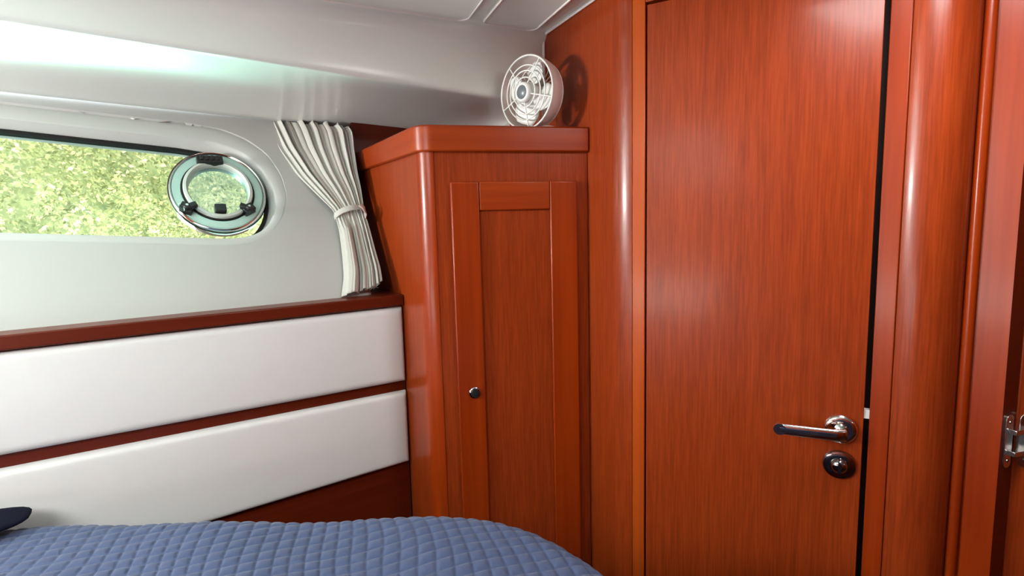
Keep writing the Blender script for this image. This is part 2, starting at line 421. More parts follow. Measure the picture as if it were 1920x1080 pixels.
sm = wl.modifiers.new('thick', 'SOLIDIFY'); sm.thickness = 0.02; sm.offset = 0
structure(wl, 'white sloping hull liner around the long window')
# moulded surround: lip, flat face, splayed reveal
rings = [(loopA, 0.010), (loopA, -0.0035), (loopA * 0.9 + loopB * 0.1, -0.0052), (loopA * 0.75 + loopB * 0.25, -0.006), (loopA * 0.12 + loopB * 0.88, -0.006), (loopB, -0.004), (loopB * 0.8 + loopC * 0.2, 0.003), (loopC, 0.022), (loopC, 0.05)]
vs = [W3(wpt(p[0], p[1], off)) for lp, off in rings for p in lp]
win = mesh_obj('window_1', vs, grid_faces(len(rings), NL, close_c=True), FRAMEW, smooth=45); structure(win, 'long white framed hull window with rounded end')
cen = loopC.mean(axis=0)
def inset(lp, d):
    out = []
    for i in range(len(lp)):
        t = lp[(i + 1) % len(lp)] - lp[i - 1]; t = t / np.linalg.norm(t); nn = np.array((-t[1], t[0]))
        nn = nn if nn @ (cen - lp[i]) > 0 else -nn; out.append(lp[i] + nn * d)
    return np.array(out)
g = [W3(wpt(p[0], p[1], off)) for lp, off in ((loopC, 0.018), (loopC, 0.030), (inset(loopC, 0.009), 0.030), (inset(loopC, 0.009), 0.020), (inset(loopC, 0.006), 0.018)) for p in lp]
mesh_obj('gasket', g, grid_faces(5, NL, close_c=True, close_r=True), BLACKR, win, smooth=50)
inn = inset(loopC, 0.003)
nv = len(inn); vs = [W3(wpt(p[0], p[1], 0.026)) for p in inn] + [W3(wpt(p[0], p[1], 0.030)) for p in inn]
mesh_obj('pane', vs, [tuple(range(nv)), tuple(range(2 * nv - 1, nv - 1, -1))] + [(i, (i + 1) % nv, nv + (i + 1) % nv, nv + i) for i in range(nv)], PANE, win)

# ------------------------------------------------------------------ opening porthole set in the window
POFF = 0.012
pc = wab(onw(406, 364, POFF)); pl = wab(onw(312, 352, POFF)); prt = wab(onw(500, 375, POFF)); ptp = wab(onw(398, 289, POFF)); pbt = wab(onw(414, 439, POFF))
RA = (prt - pl)[0] / 2; RB = (ptp - pbt)[1] / 2; pc = np.array(((prt + pl)[0] / 2, (ptp + pbt)[1] / 2))
port = empty('porthole', W3(wpt(pc[0], pc[1], 0.02)))
tag(port, 'oval opening porthole with chrome rim and black latches in the long window', 'porthole')
def eller(prof, seg=96, c=(0, 0)):       # prof of (scale of radius, offset): elliptic ring surface
    vs = []
    for k_, off in prof:
        for i in range(seg):
            t = 2 * math.pi * i / seg; vs.append(W3(wpt(pc[0] + c[0] + RA * k_ * math.cos(t), pc[1] + c[1] + RB * k_ * math.sin(t), off)))
    return vs
def ring(name, prof, mat):
    o = mesh_obj(name, eller(prof), grid_faces(len(prof), 96, close_c=True, close_r=True), mat, smooth=40); adopt(port, o); return o
ring('rim', [(1.00, 0.024), (1.0, 0.010), (0.985, 0.003), (0.955, 0.000), (0.93, 0.002), (0.915, 0.008), (0.915, 0.024)], CHROME)
ring('frame', [(0.916, 0.024), (0.916, 0.004), (0.90, 0.003), (0.75, 0.003), (0.735, 0.005), (0.735, 0.024)], PORTRING)
ring('gasket', [(0.735, 0.022), (0.735, 0.000), (0.725, -0.001), (0.705, 0.001), (0.705, 0.022)], BLACKR)
sash = ring('sash', [(0.705, 0.02), (0.705, -0.004), (0.69, -0.008), (0.64, -0.009), (0.61, -0.004), (0.60, 0.004), (0.60, 0.02)], PORTGREY)
vs = eller([(0.605, 0.008), (0.605, 0.012)]); gp = mesh_obj('glass', vs, [tuple(range(96)), tuple(range(191, 95, -1))] + [(i, (i + 1) % 96, 96 + (i + 1) % 96, 96 + i) for i in range(96)], PORTGLASS); adopt(port, gp)
def pbox(mb, da, db, off, ha, hb, ho, rot=0.0):
    ca, sa = math.cos(rot), math.sin(rot)
    mb.box(W3(wpt(pc[0] + da, pc[1] + db, off)), wa * ca + wb * sa, -wa * sa + wb * ca, wn, ha, hb, ho)
# hinge block on top
hb = MB(); k0 = wab(onw(393, 305, 0)); dh = k0 - pc
pbox(hb, dh[0], dh[1], -0.006, RA * 0.27, RB * 0.085, 0.010)
for k in (-3, -1, 1, 3): pbox(hb, dh[0] + RA * 0.055 * k, dh[1] + RB * 0.02, -0.016, RA * 0.035, RB * 0.055, 0.003)
adopt(port, hb.obj('hinge', BLACKP, bevel=0.0015))
cb = MB(); k0 = wab(onw(413, 396, 0)) - pc
pbox(cb, k0[0], k0[1], -0.006, RA * 0.115, RB * 0.085, 0.012); adopt(port, cb.obj('catch', BLACKP, bevel=0.002))
for (px, py, rot, px2, py2) in ((350, 389, 0.5, 362, 382), (466, 391, -0.55, 457, 385)):
    lb = MB(); c0 = wab(onw(px, py, -0.01)) - pc; c1 = wab(onw(px2, py2, -0.02)) - pc
    pbox(lb, c0[0], c0[1], -0.006, RA * 0.125, RB * 0.085, 0.010, -rot)
    pbox(lb, (c0[0] + c1[0]) / 2, (c0[1] + c1[1]) / 2 - RB * 0.02, -0.016, RA * 0.14, RB * 0.05, 0.006, rot * 0.8)
    lb.lathe([(0.0075, 0.0), (0.0075, 0.012), (0.006, 0.014)], W3(wpt(*(pc + c0 + (0, -RB * 0.04)), -0.012)), -wn, 20)
    lo = lb.obj('latch', BLACKP, bevel=0.0012); adopt(port, lo)
    for q in ((0.0, -RB * 0.03),) + (((-RA * 0.13, RB * 0.05),) if px < 400 else ()):
        so = MB().lathe([(0.003, 0.0), (0.003, 0.0012)], W3(wpt(*(pc + c0 + q), -0.0265 if q[0] == 0 else -0.0165)), -wn, 14).obj('screw', STEEL)
        so.parent = lo                                  # the latch carries the same world offset, so the screw needs none of its own

# ------------------------------------------------------------------ wooden backboard with cap rail, padded panels
s_end = pr @ H                                         # along-hull station of the wardrobe side at the rail
def s_side(o):                                         # station where the wardrobe side crosses outboard distance o
    p = FC; t = (o - N @ p) / (N @ side); return (p + side * t) @ H
def along_box(s_a, o0, o1, z0, z1, name, mat, bevel=0.0, sb=None):
    eb = lambda o: (s_side(o) - 0.001) if sb is None else sb
    poly = [SO(s_a, o0), SO(eb(o0), o0), SO(eb(o1), o1), SO(s_a, o1)]
    o = MB().prism(poly, z0 + E, z1 + E).obj(name, mat, bevel=bevel); return o
ledge = along_box(-2.0, rail_o - 0.004, rail_o + 0.062, ZRb + 0.003, ZR, 'ledge', DARKH, 0.003)
tag(ledge, 'long dark mahogany ledge rail above the white padded panels', 'ledge')
shelf = along_box(ea(-0.02) - 0.03, rail_o + 0.0625, rail_o + 0.26, ZR - 0.015, ZR - 0.001, 'shelf', DARKH); shelf.parent = ledge
board = along_box(-2.0, rail_o + 0.0195, rail_o + 0.036, -E + 0.002, ZRb + 0.002, 'backboard', DARKH, 0.0)
tag(board, 'dark mahogany board showing between and below the white padded panels', 'backboard')
def pad(corners, label, bulge=0.0035, th=0.018):
    """corners: plan-vertical quad on the plane o=rail_o in (s,z): tl, tr, br, bl"""
    tl, tr_, br, bl = [np.array(c, float) for c in corners]
    nu, nv_ = 90, 26; g = []; front = rail_o + 0.0
    for j in range(nv_ + 1):
        for i in range(nu + 1):
            x, y = i / nu, j / nv_
            # tighter spacing near the rims
            fx = 0.5 - 0.5 * math.cos(math.pi * x); fy = 0.5 - 0.5 * math.cos(math.pi * y)
            q = (tl * (1 - fx) + tr_ * fx) * (1 - fy) + (bl * (1 - fx) + br * fx) * fy
            W_ = np.linalg.norm(tr_ - tl); Hh = np.linalg.norm(tl - bl)
            d = min(fx * W_, (1 - fx) * W_, fy * Hh, (1 - fy) * Hh); r = 0.012
            edge_ = math.sqrt(max(0, 1 - (1 - min(d, r) / r) ** 2)) * th
            bl_ = bulge * (1 - math.exp(-d / 0.05))
            g.append(W2(SO(q[0], front + th - edge_ - bl_), q[1]))
    fs = grid_faces(nv_ + 1, nu + 1)
    k = len(g); g += [W2(SO(c[0], front + th + 0.0), c[1]) for c in (tl, tr_, br, bl)]
    fs.append((k, k + 1, k + 2, k + 3))
    o = mesh_obj('padded_panel', g, fs, VINYL, smooth=60)
    return tag(o, label, 'padded panel', 'padded panels on the hull side')
def sz(px, py): p = vplane(px, py, SO(0, rail_o), H); return np.array((p[:2] @ H, p[2]))
def ext_l(a, b_, s): return a + (b_ - a) * (s - a[0]) / (b_[0] - a[0])
SL = -1.3
def pad_px(tl, tr_, br, bl, label):
    TL, TR, BR, BL = sz(*tl), sz(*tr_), sz(*br), sz(*bl)
    pad([ext_l(TL, TR, SL), TR, BR, ext_l(BL, BR, SL)], label)
pad_px((0, 661), (757, 574), (764, 715), (0, 858), 'upper white padded panel directly under the dark cap rail')
pad_px((0, 884), (765, 733), (771, 866), (330, 1001), 'lower white padded panel just above the blue bedspread')

# ------------------------------------------------------------------ bulkhead, door frame, narrow door, right-hand post
bulk_pts = [bulk0] + fillet(bulk0, Cc, stripL, r_c, 24)
o = wall_strip('wall_front', bulk_pts, 0, E + ZTOP, 0.03, VENEER, 30); structure(o, 'mahogany bulkhead with a rounded corner beside the narrow door')
o = wall_strip('trim_2', [stripL + e * 0.0005, doorL - e * 0.0035], 0, E + ZTOP, 0.035, STRIPW, None, 0.0015); structure(o, 'orange mahogany frame strip on the hinge side of the narrow door')
for p in (): pass
zdt = vplane(1213, 9, D0, e)[2]; ndir = np.array((-e[1], e[0]))          # away from the cabin
dl_, dr_ = doorL + e * 0.0005, doorR
head = wall_strip('trim_3', [doorL - e * 0.003, gapR], E + zdt + 0.006, E + ZTOP, 0.035, SOLID, None, 0.001); structure(head, 'mahogany head piece above the narrow door')
o = wall_strip('trim_4', [gapR, stripR], 0, E + ZTOP, 0.035, SOLID, None, 0.0015); structure(o, 'mahogany frame strip on the latch side of the narrow door')
o = wall_strip('trim_5', [doorL + ndir * 0.045 - e * 0.03, gapR + ndir * 0.045 + e * 0.03], 0, E + ZTOP, 0.02, DARKW, None); structure(o, 'near-black backing board added behind the narrow door to close out light')
door = wall_strip('door_1', [dl_, dr_], 0.012, E + zdt, 0.03, VENEER, None, 0.0012); structure(door, 'narrow plain mahogany door with chrome lever handle')
no3 = np.array((ne[0], ne[1], 0.0)); e3 = np.array((e[0], e[1], 0.0)); z3 = np.array((0, 0, 1.0))
def ondoor(px, py): return W3(vplane(px, py, D0, e))
rc = ondoor(1576, 804); hd = MB()
hd.lathe([(0.0285, 0.0), (0.0285, 0.003), (0.027, 0.0065), (0.024, 0.0085), (0.020, 0.009)], rc, no3, 48)
handle = hd.obj('door_handle', CHROME, door, smooth=40)
lv = MB(); lv.lathe([(0.0125, 0.008), (0.0115, 0.011), (0.0095, 0.016), (0.0095, 0.030), (0.0105, 0.036)], rc, no3, 32)
pl_ = [rc + no3 * 0.034 + e3 * 0.006]
for k in range(0, 15): t = k / 14; pl_.append(rc + no3 * (0.040 + 0.006 * math.sin(t * 1.6)) - e3 * (0.002 + 0.102 * t))
lv.sweep(pl_, 0.0048, 0.0112, seg=20, sup=2.6)
tip = pl_[-1]; lv.lathe([(0.0112, -0.0046), (0.0112, 0.0046)], tip, no3, 28)
lo = lv.obj('lever', CHROME, handle, smooth=40)
tc_ = ondoor(1573, 870); tt = MB()
tt.lathe([(0.0285, 0.0), (0.0285, 0.003), (0.0268, 0.0065), (0.0225, 0.008), (0.0155, 0.0085), (0.0150, 0.011), (0.0125, 0.016), (0.0085, 0.019), (0.003, 0.020)], tc_, no3, 48)
tt.box(tc_ + no3 * 0.020, e3, z3, no3, 0.0028, 0.0105, 0.004)
tt.obj('thumb_turn', DKCHROME, door, smooth=40)
lb = MB(); c_ = W3(vplane(1626, 778, D0, e)) ; c_ = c_ - no3 * 0.010
lb.box(c_, e3, z3, no3, 0.0062, 0.0085, 0.006); lb.obj('latch_bolt', FANW, door)
# rounded post right of the door
S0 = stripR + e * 0.0015 - ne * 0.003
th0, th1 = math.radians(-66), math.radians(32)
u_end = uu(1818, 400)
lo_, hi_ = 0.01, 0.4
def post_end(R): return S0 + R * np.array((math.sin(th1) - math.sin(th0), -(math.cos(th1) - math.cos(th0))))
for _ in range(40):
    R = (lo_ + hi_) / 2; q = post_end(R)
    if q[0] / q[1] < u_end: lo_ = R
    else: hi_ = R
post = []
for k in range(29):
    t = th0 + (th1 - th0) * k / 28; post.append(S0 + R * np.array((math.sin(t) - math.sin(th0), -(math.cos(t) - math.cos(th0)))))
post = post + [post[-1] + n2((0.5, 1)) * 0.02]
o = wall_strip('wall_right', post, 0, E + ZTOP, 0.02, VENEER, 40); structure(o, 'rounded mahogany corner post right of the narrow door')
# frame of the second doorway with bead mouldings
gdir = n2((0.62, -0.78)); Q0 = on_line(uu(1819, 400), post[28], n2((1, 0.0))) + n2((0.62, -0.78)) * 0.001
def fr(px, y=400): return on_line(uu(px, y), Q0, gdir)
gn = np.array((gdir[1], -gdir[0])); gn = gn if gn[1] < 0 else -gn           # towards the cabin
def bead(a, c, h, seg=12): 
    pts = []
    for k in range(seg + 1):
        t = k / seg; pts.append(a + (c - a) * t + gn * h * math.sin(math.pi * t) ** 0.7)
    return pts
x0, x1, x2, x3, x4 = fr(1819), fr(1843), fr(1848), fr(1865), fr(1912)
gw = np.linalg.norm(x1 - x0)
prof = bead(x0, x1, gw * 0.38) + [x1 - gn * 0.005, x2 - gn * 0.005, x2, x3, x3 + gn * 0.002, x4 + gn * 0.002]
o = wall_strip('trim_6', prof, 0, E + ZTOP, 0.012, SOLID, 35); structure(o, 'beaded mahogany frame of the second doorway at the right edge')
rv = n2((0.93, 0.30)); x5 = on_line(uu(1912, 700), x4, rv)
o = wall_strip('trim_7', [x4 + gn * 0.001 + rv * 0.0005, x5], 0, E + ZTOP, 0.006, DARKH, None); structure(o, 'dark jamb reveal of the second doorway')
leaf0 = x5 + rv * 0.0015; ld = n2((0.93, -0.36))
door2 = wall_strip('door_2', [leaf0, leaf0 + ld * 0.42], 0.012, E + 0.5, 0.03, VENEER, None, 0.002); structure(door2, 'second mahogany door cut off by the right edge')
# hinge, metal with two leaves and knuckle
jn = np.array((rv[1], -rv[0], 0.0)); ln = np.array((ld[1], -ld[0], 0.0)); jn = jn if jn[1] < 0 else -jn; ln = ln if ln[1] < 0 else -ln
rv3 = np.array((*rv, 0)); ld3 = np.array((*ld, 0))
zh = vplane(1900, 828, x4, rv)[2]
def jp(px, py): return W3(vplane(px, py, x4, rv))
hg = MB(); c_ = jp(1897, 826); hw = np.linalg.norm(x5 - x4)
zt, zb = vplane(1897, 776, x4, rv)[2] + E, vplane(1893, 874, x4, rv)[2] + E; zm = (zt + zb) / 2; hh = (zt - zb) / 2
base = np.array((*(x4 + rv * hw * 0.46), zm))
def rounded_bar(mb, c, a, up_, nrm, hx, hz, t):
    pts = []
    for k in range(13): q = math.pi * k / 12; pts.append(c + a * hx * math.cos(q) + up_ * (hz - hx + hx * math.sin(q)))
    for k in range(13): q = math.pi + math.pi * k / 12; pts.append(c + a * hx * math.cos(q) + up_ * (-(hz - hx) + hx * math.sin(q)))
    mb.slab(pts, nrm, t)
rounded_bar(hg, base, rv3, z3, jn, hw * 0.27, hh, 0.003)
hinge = hg.obj('door_hinge', STEEL, door2, bevel=0.0006)
h2 = MB(); b2 = np.array((*(leaf0 + ld * 0.016), zm)); rounded_bar(h2, b2, ld3, z3, ln, 0.012, hh * 1.02, 0.003); h2.obj('hinge_leaf', STEEL, hinge, bevel=0.0006)
h3 = MB()
for k in (-1, 1):
    h3.box(base + jn * 0.009 + rv3 * hw * 0.45 + z3 * hh * 0.40 * k, rv3, jn, z3, hw * 0.55, 0.006, hh * 0.09)
h3.box(base + jn * 0.010 + rv3 * hw * 0.62, rv3, jn, z3, hw * 0.10, 0.006, hh * 0.46)
h3.lathe([(0.005, -hh * 0.42), (0.005, hh * 0.42)], base + jn * 0.010 + rv3 * hw * 1.15, z3, 20)
h3.obj('hinge_knuckle', STEEL, hinge, bevel=0.0006)
for k in (-0.72, 0.72):
    MB().lathe([(0.0042, 0.003), (0.0036, 0.0045), (0.001, 0.005)], b2 + z3 * hh * k, ln, 18).obj('screw', DKCHROME, hinge, smooth=40)
    MB().lathe([(0.0030, 0.003), (0.0026, 0.004), (0.001, 0.0045)], base + z3 * hh * k, jn, 18).obj('screw', DKCHROME, hinge, smooth=40)

# ------------------------------------------------------------------ wardrobe in the corner
wd = empty('wardrobe', W2((FC + FR) / 2, -E)); tag(wd, 'mahogany corner wardrobe with panelled door and rounded front edge', 'wardrobe')
z_ct = vplane(800, 235, FC, cf)[2] ; z_cb = vplane(805, 285, FC, cf)[2]
nf = np.array((cf[1], -cf[0])); nf = nf if nf[1] < 0 else -nf
ns = np.array((side[1], -side[0])); ns = ns if ns[0] < 0 else -ns
R_p = 0.040
arc = fillet(FC + side * 0.3, FC, FR, R_p, 20)
P_side, P_front = arc[0], arc[-1]
def at_o(o): t = (o - N @ FC) / (N @ side); return FC + side * t
def bulk_o(o): t = (o - N @ Cc) / (N @ -b); return Cc - b * t
def level(z, inset_=0.0):
    ob = (rail_o + 0.014) if z < ZRb else wo(z) + HO * 1.1 - 0.02
    offn = np.array((-b[1], b[0])); offn = offn if offn[0] < 0 else -offn
    return [at_o(ob), P_side, P_front, FR + offn * 0.002, bulk_o(ob) + offn * 0.002]
lev = [-E + 0.002, ZRb - 0.004, z_cb + 0.004]
vs = []; 
zs = [-E + 0.002, ZRb - 0.004, ZR + 0.002, z_cb + 0.004]
for z in zs:
    zz = -1 if z < ZRb else z
    vs += [W2(p, z) for p in level(zz if z < ZR else z + 0.0)]
fs = grid_faces(4, 5, close_c=True) + [(0, 1, 2, 3, 4), (19, 18, 17, 16, 15)]
adopt(wd, mesh_obj('body', vs, fs, VENEER))
# rounded solid corner post, standing 1 mm proud
cen_arc = FC + (arc[10] - FC) * 0  ; inner = FC + n2(n2(side) + n2(FR - FC)) * (np.linalg.norm(P_side - FC) * 1.05)
arc2 = fillet(FC + side * 0.3 + ns * 0.001 + nf * 0.001, FC + ns * 0.0012 + nf * 0.0012, FR + ns * 0.0012 + nf * 0.0012, R_p, 24)
adopt(wd, MB().prism([*arc2, P_front + (inner - P_front) * 0.3, inner, P_side + (inner - P_side) * 0.3], 0.003, E + z_cb + 0.003).obj('corner_post', SOLID, smooth=30))
# crown
ov = 0.011
FCo = FC + (ns * 1 + nf * 1) * ov * 0.9
arc3 = fillet(FCo + side * 0.3, FCo, FR + nf * ov, R_p + 0.012, 24)
offn = np.array((-b[1], b[0])); offn = offn if offn[0] < 0 else -offn
ob = wo(z_cb) + HO * 1.1 - 0.03
FRo = on_line(uu(1105, 260), FR + nf * ov, cf)
crown = MB().prism([at_o(ob) + ns * ov, *arc3, FRo, FR + offn * 0.003 + b * 0.0, bulk_o(ob) + offn * 0.003], E + z_cb, E + z_ct).obj('crown', SOLIDH, smooth=30, bevel=0.004); adopt(wd, crown)
# panelled door on the face
def onf(px, py): return vplane(px, py, FC, cf)
def fs_(px, py): p = onf(px, py); return np.array(((p[:2] - FC) @ cf, p[2]))
cf3 = np.array((*cf, 0.0)); nf3 = np.array((*nf, 0.0))
def fp(s, z, off=0.0): q = FC + cf * s + nf * off; return np.array((q[0], q[1], z + E))
xl = fs_(843, 343)[0]; xl2 = fs_(896, 343)[0]; xr2 = fs_(1028, 340)[0]; xr = fs_(1078, 338)[0]
zt_ = fs_(960, 341)[1]; zr_ = fs_(960, 394)[1]; zbt = -E + 0.10
wdoor = empty('door', fp(xl, zbt, 0)); adopt(wd, wdoor)
def fbox(name, s_a, s_b, z0, z1, o0, o1, mat, bevel):
    c = (fp(s_a, z0, o0) + fp(s_b, z1, o1)) / 2
    o = MB().box(c, cf3, nf3, z3, (s_b - s_a) / 2, (o1 - o0) / 2, (z1 - z0) / 2).obj(name, mat, bevel=bevel, seg=3)
    o.parent = wdoor; o.matrix_parent_inverse = Matrix.Translation(wdoor.location + Vector((0, 0, 0))).inverted()
    return o
def place_under(o, root_loc):
    o.matrix_parent_inverse = Matrix.Translation(root_loc).inverted()
loc_d = Vector(fp(xl, zbt, 0)); wdoor.location = loc_d
th_d = 0.014
for args in (('stile', xl, xl2, zbt, zt_, 0.001, th_d, SOLID, 0.003), ('stile', xr2, xr, zbt, zt_, 0.001, th_d, SOLID, 0.003),
             ('rail', xl2 + 0.0002, xr2 - 0.0002, zr_, zt_, 0.001, th_d - 0.0012, SOLIDH, 0.003), ('rail', xl2 + 0.0002, xr2 - 0.0002, zbt, zbt + 0.07, 0.001, th_d - 0.0012, SOLIDH, 0.003),
             ('panel', xl2 + 0.0003, xr2 - 0.0003, zbt + 0.071, zr_ - 0.0003, 0.0015, 0.006, VENEER, 0.0)):
    o = fbox(*args); o.matrix_parent_inverse = Matrix.Translation(loc_d).inverted()
kz = fs_(889, 733); kb = MB()
kc = fp(kz[0], kz[1], th_d)
kb.lathe([(0.0140, 0.0), (0.0140, 0.002), (0.0125, 0.0035), (0.0108, 0.004), (0.0100, 0.0035)], kc, nf3, 36)
kn = kb.obj('knob', DKCHROME, smooth=40); kn.parent = wdoor; place_under(kn, loc_d)
k2 = MB().lathe([(0.0100, 0.0), (0.0100, 0.0065), (0.009, 0.0085), (0.006, 0.0092), (0.001, 0.0088)], kc, nf3, 32).obj('knob_button', BLACKP, smooth=40)
k2.parent = wdoor; place_under(k2, loc_d)
# dark wood fillet above the wardrobe at the hull side
ofl = o_lip - 0.05
zf0, zf1 = z_ct + 0.001, z_l2(s_side(ofl)) + 0.012
pa, pb_ = at_o(ofl) + side * 0.0, bulk_o(ofl) + offn * 0.01
o = MB().prism([pa - n2(pb_ - pa) * 0.02, pb_, pb_ + N * 0.012, pa + N * 0.012 - n2(pb_ - pa) * 0.02], E + zf0, E + zf1).obj('trim_8', DARKH); structure(o, 'dark wood strip over the wardrobe below the soffit')

# ------------------------------------------------------------------ white fan on the wardrobe
fu = uu(986, 178); FY = 1.338; fc = np.array((fu * FY, FY, 0.0)); fc[2] = hit(986, 178, fc, (0, 1, 0))[2] + 0.005
fax = _n((-0.72, -0.70, -0.03)); fax3 = fax
fan = empty('fan', (fc[0] + 0.03, fc[1] + 0.03, E + z_ct)); tag(fan, 'small white round fan with wire guard on top of the wardrobe', 'fan')
FCW = W3(fc); ex = _n(np.cross(fax, (0, 0, 1))); ey = np.cross(ex, fax); ey = ey if ey[2] > 0 else -ey
RF = 0.0855
Cg = FCW - fax * 0.002           # plane of the outer guard ring
def circ(r, d, n=72, o=None): return [Cg + fax * d + (ex * math.cos(2 * math.pi * k / n) + ey * math.sin(2 * math.pi * k / n)) * r for k in range(n)]
sh = MB(); pr_ = [(RF - 0.001, 0.001), (RF + 0.0015, 0.0), (RF + 0.002, -0.01), (RF - 0.002, -0.03), (RF - 0.008, -0.045), (RF - 0.010, -0.045), (RF - 0.005, -0.03), (RF - 0.001, -0.01), (RF - 0.001, 0.001)]
sh.lathe(pr_, Cg, fax, 72); adopt(fan, sh.obj('shroud', FANP, smooth=50))
gd = MB()
for r, d in ((RF, 0.001), (RF * 0.74, 0.003), (RF * 0.59, 0.005), (RF * 0.41, 0.007)): gd.sweep(circ(r, d), 0.0017 if r < RF else 0.0024, closed=True, seg=8, upv=fax)
for k in range(5):
    a = math.radians(52 + 72 * k); dr = ex * math.cos(a) + ey * math.sin(a)
    gd.sweep([Cg + dr * RF * 1.0 + fax * 0.001, Cg + dr * RF * 0.74 + fax * 0.003, Cg + dr * RF * 0.59 + fax * 0.005, Cg + dr * RF * 0.41 + fax * 0.007, Cg + dr * RF * 0.24 + fax * 0.010], 0.0016, seg=8, upv=fax)
gd.lathe([(RF * 0.28, 0.006), (RF * 0.28, 0.013), (RF * 0.25, 0.017), (RF * 0.22, 0.018), (RF * 0.19, 0.017), (RF * 0.19, 0.006), (RF * 0.28, 0.006)], Cg, fax, 40)
adopt(fan, gd.obj('guard', FANW, smooth=50))
adopt(fan, MB().lathe([(RF * 0.19, 0.008), (RF * 0.19, 0.016), (RF * 0.15, 0.019), (RF * 0.03, 0.0205)], Cg, fax, 36).obj('cap', FANG, smooth=40))
adopt(fan, MB().lathe([(0.022, -0.042), (0.026, -0.03), (0.026, -0.002), (0.022, 0.004), (0.01, 0.008)], Cg, fax, 36).obj('hub', FANW, smooth=40))
for k in range(4):
    bl = MB(); vs = []; a0 = math.radians(20 + 90 * k)
    for i in range(9):
        r = 0.024 + (RF * 0.86 - 0.024) * i / 8
        wdt = (0.30 + 0.38 * math.sin(math.pi * min(1, i / 8 * 0.9 + 0.1))) * (0.055 / max(r, 0.04)) ** 0.3
        for j in range(7):
            q = j / 6 - 0.5; a = a0 + q * wdt * 2.0
            d = -0.016 + q * 0.022 * (1.0 - 0.3 * i / 8)
            vs.append(Cg + (ex * math.cos(a) + ey * math.sin(a)) * r + fax * d)
    bo = mesh_obj('blade', vs, grid_faces(9, 7), FANW, smooth=80); bo.modifiers.new('t', 'SOLIDIFY').thickness = 0.0018; adopt(fan, bo)
rg = MB()
for k in range(28):
    a = 2 * math.pi * k / 28; dr = ex * math.cos(a) + ey * math.sin(a); tg = -ex * math.sin(a) + ey * math.cos(a)
    rg.sweep([Cg + dr * 0.022 - fax * 0.046, Cg + (dr * 0.92 + tg * 0.3) * RF * 0.6 - fax * 0.047, Cg + (dr * 0.93 + tg * 0.36) * (RF - 0.009) - fax * 0.044], 0.0012, seg=6, upv=fax)
rg.sweep([p for p in circ(RF - 0.009, -0.045)], 0.0025, closed=True, seg=8, upv=fax)
rg.lathe([(0.034, -0.048), (0.034, -0.058), (0.028, -0.068), (0.01, -0.07)], Cg, fax, 36)
adopt(fan, rg.obj('rear_grille', FANW, smooth=50))
ft = MB(); fb = Cg - fax * 0.05; fb0 = np.array((fb[0], fb[1], E + z_ct + 0.0005))
ft.lathe([(0.040, 0.0), (0.040, 0.006), (0.036, 0.011), (0.014, 0.015)], fb0, (0, 0, 1), 36)
ft.sweep([fb0 + z3 * 0.01, fb0 + z3 * 0.04 - fax * 0.018, fb + z3 * -0.02 - fax * 0.016, fb - fax * 0.012], 0.012, 0.008, seg=12, upv=ex)
adopt(fan, ft.obj('foot', FANP, smooth=50))

# ------------------------------------------------------------------ tied-back curtain
cur = empty('curtain', W3(onw(670, 548, -0.03))); tag(cur, 'pale grey pleated curtain tied back between window and wardrobe', 'curtain')
def cpts(rows, off0=-0.02):
    return rows
rows = [  # v, left px, left py, right px, right py, offset left, offset right, fold depth, fold count phase
    (0.00, 496, 229, 648, 244, 0.012, -0.050, 0.012),
    (0.06, 503, 246, 656, 256, 0.006, -0.052, 0.014),
    (0.15, 522, 282, 660, 288, -0.002, -0.050, 0.013),
    (0.30, 560, 332, 667, 328, -0.012, -0.044, 0.010),
    (0.42, 597, 368, 675, 358, -0.022, -0.040, 0.007),
    (0.50, 625, 395, 680, 386, -0.026, -0.036, 0.0045),
    (0.56, 630, 410, 683, 402, -0.026, -0.036, 0.0045),
    (0.65, 636, 434, 690, 430, -0.022, -0.034, 0.007),
    (0.80, 642, 480, 700, 472, -0.018, -0.032, 0.009),
    (0.92, 645, 522, 709, 506, -0.016, -0.030, 0.011),
    (1.00, 640, 556, 713, 530, -0.014, -0.030, 0.012)]
R_ = np.array(rows); nv_, nu = 120, 260
vv = np.linspace(0, 1, nv_); cols = [np.interp(vv, R_[:, 0], R_[:, k]) for k in range(1, 8)]
# soften the interpolation
def sm1(a, it=6):
    a = a.copy()
    for _ in range(it): a[1:-1] = a[1:-1] * .5 + (a[:-2] + a[2:]) * .25
    return a
cols = [sm1(c) for c in cols]
fr_ph = np.cumsum(rng.uniform(0.6, 1.5, 60)); G = []
def folds(t, v):
    # gathered pleats: irregular widths, rounded ridges, sharp valleys; the hem keeps fewer, wider folds
    nf_ = 15.0
    w = t ** 1.15 * nf_ + 0.35 * math.sin(5.1 * t + 1.0) + 0.25 * math.sin(11 * t + v * 2)
    x = w % 1.0; ridge = abs(math.sin(math.pi * x)) ** 0.55
    amp = 0.8 + 0.22 * math.sin(3.7 * math.floor(w) + 1.3)
    if v > 0.56 and t < 0.45:                       # smooth front roll below the tie
        k = min(1, (v - 0.56) / 0.1); r2 = math.sin(math.pi * min(1, t / 0.45)) * 1.5; return (ridge * amp) * (1 - k) + r2 * k
    return ridge * amp
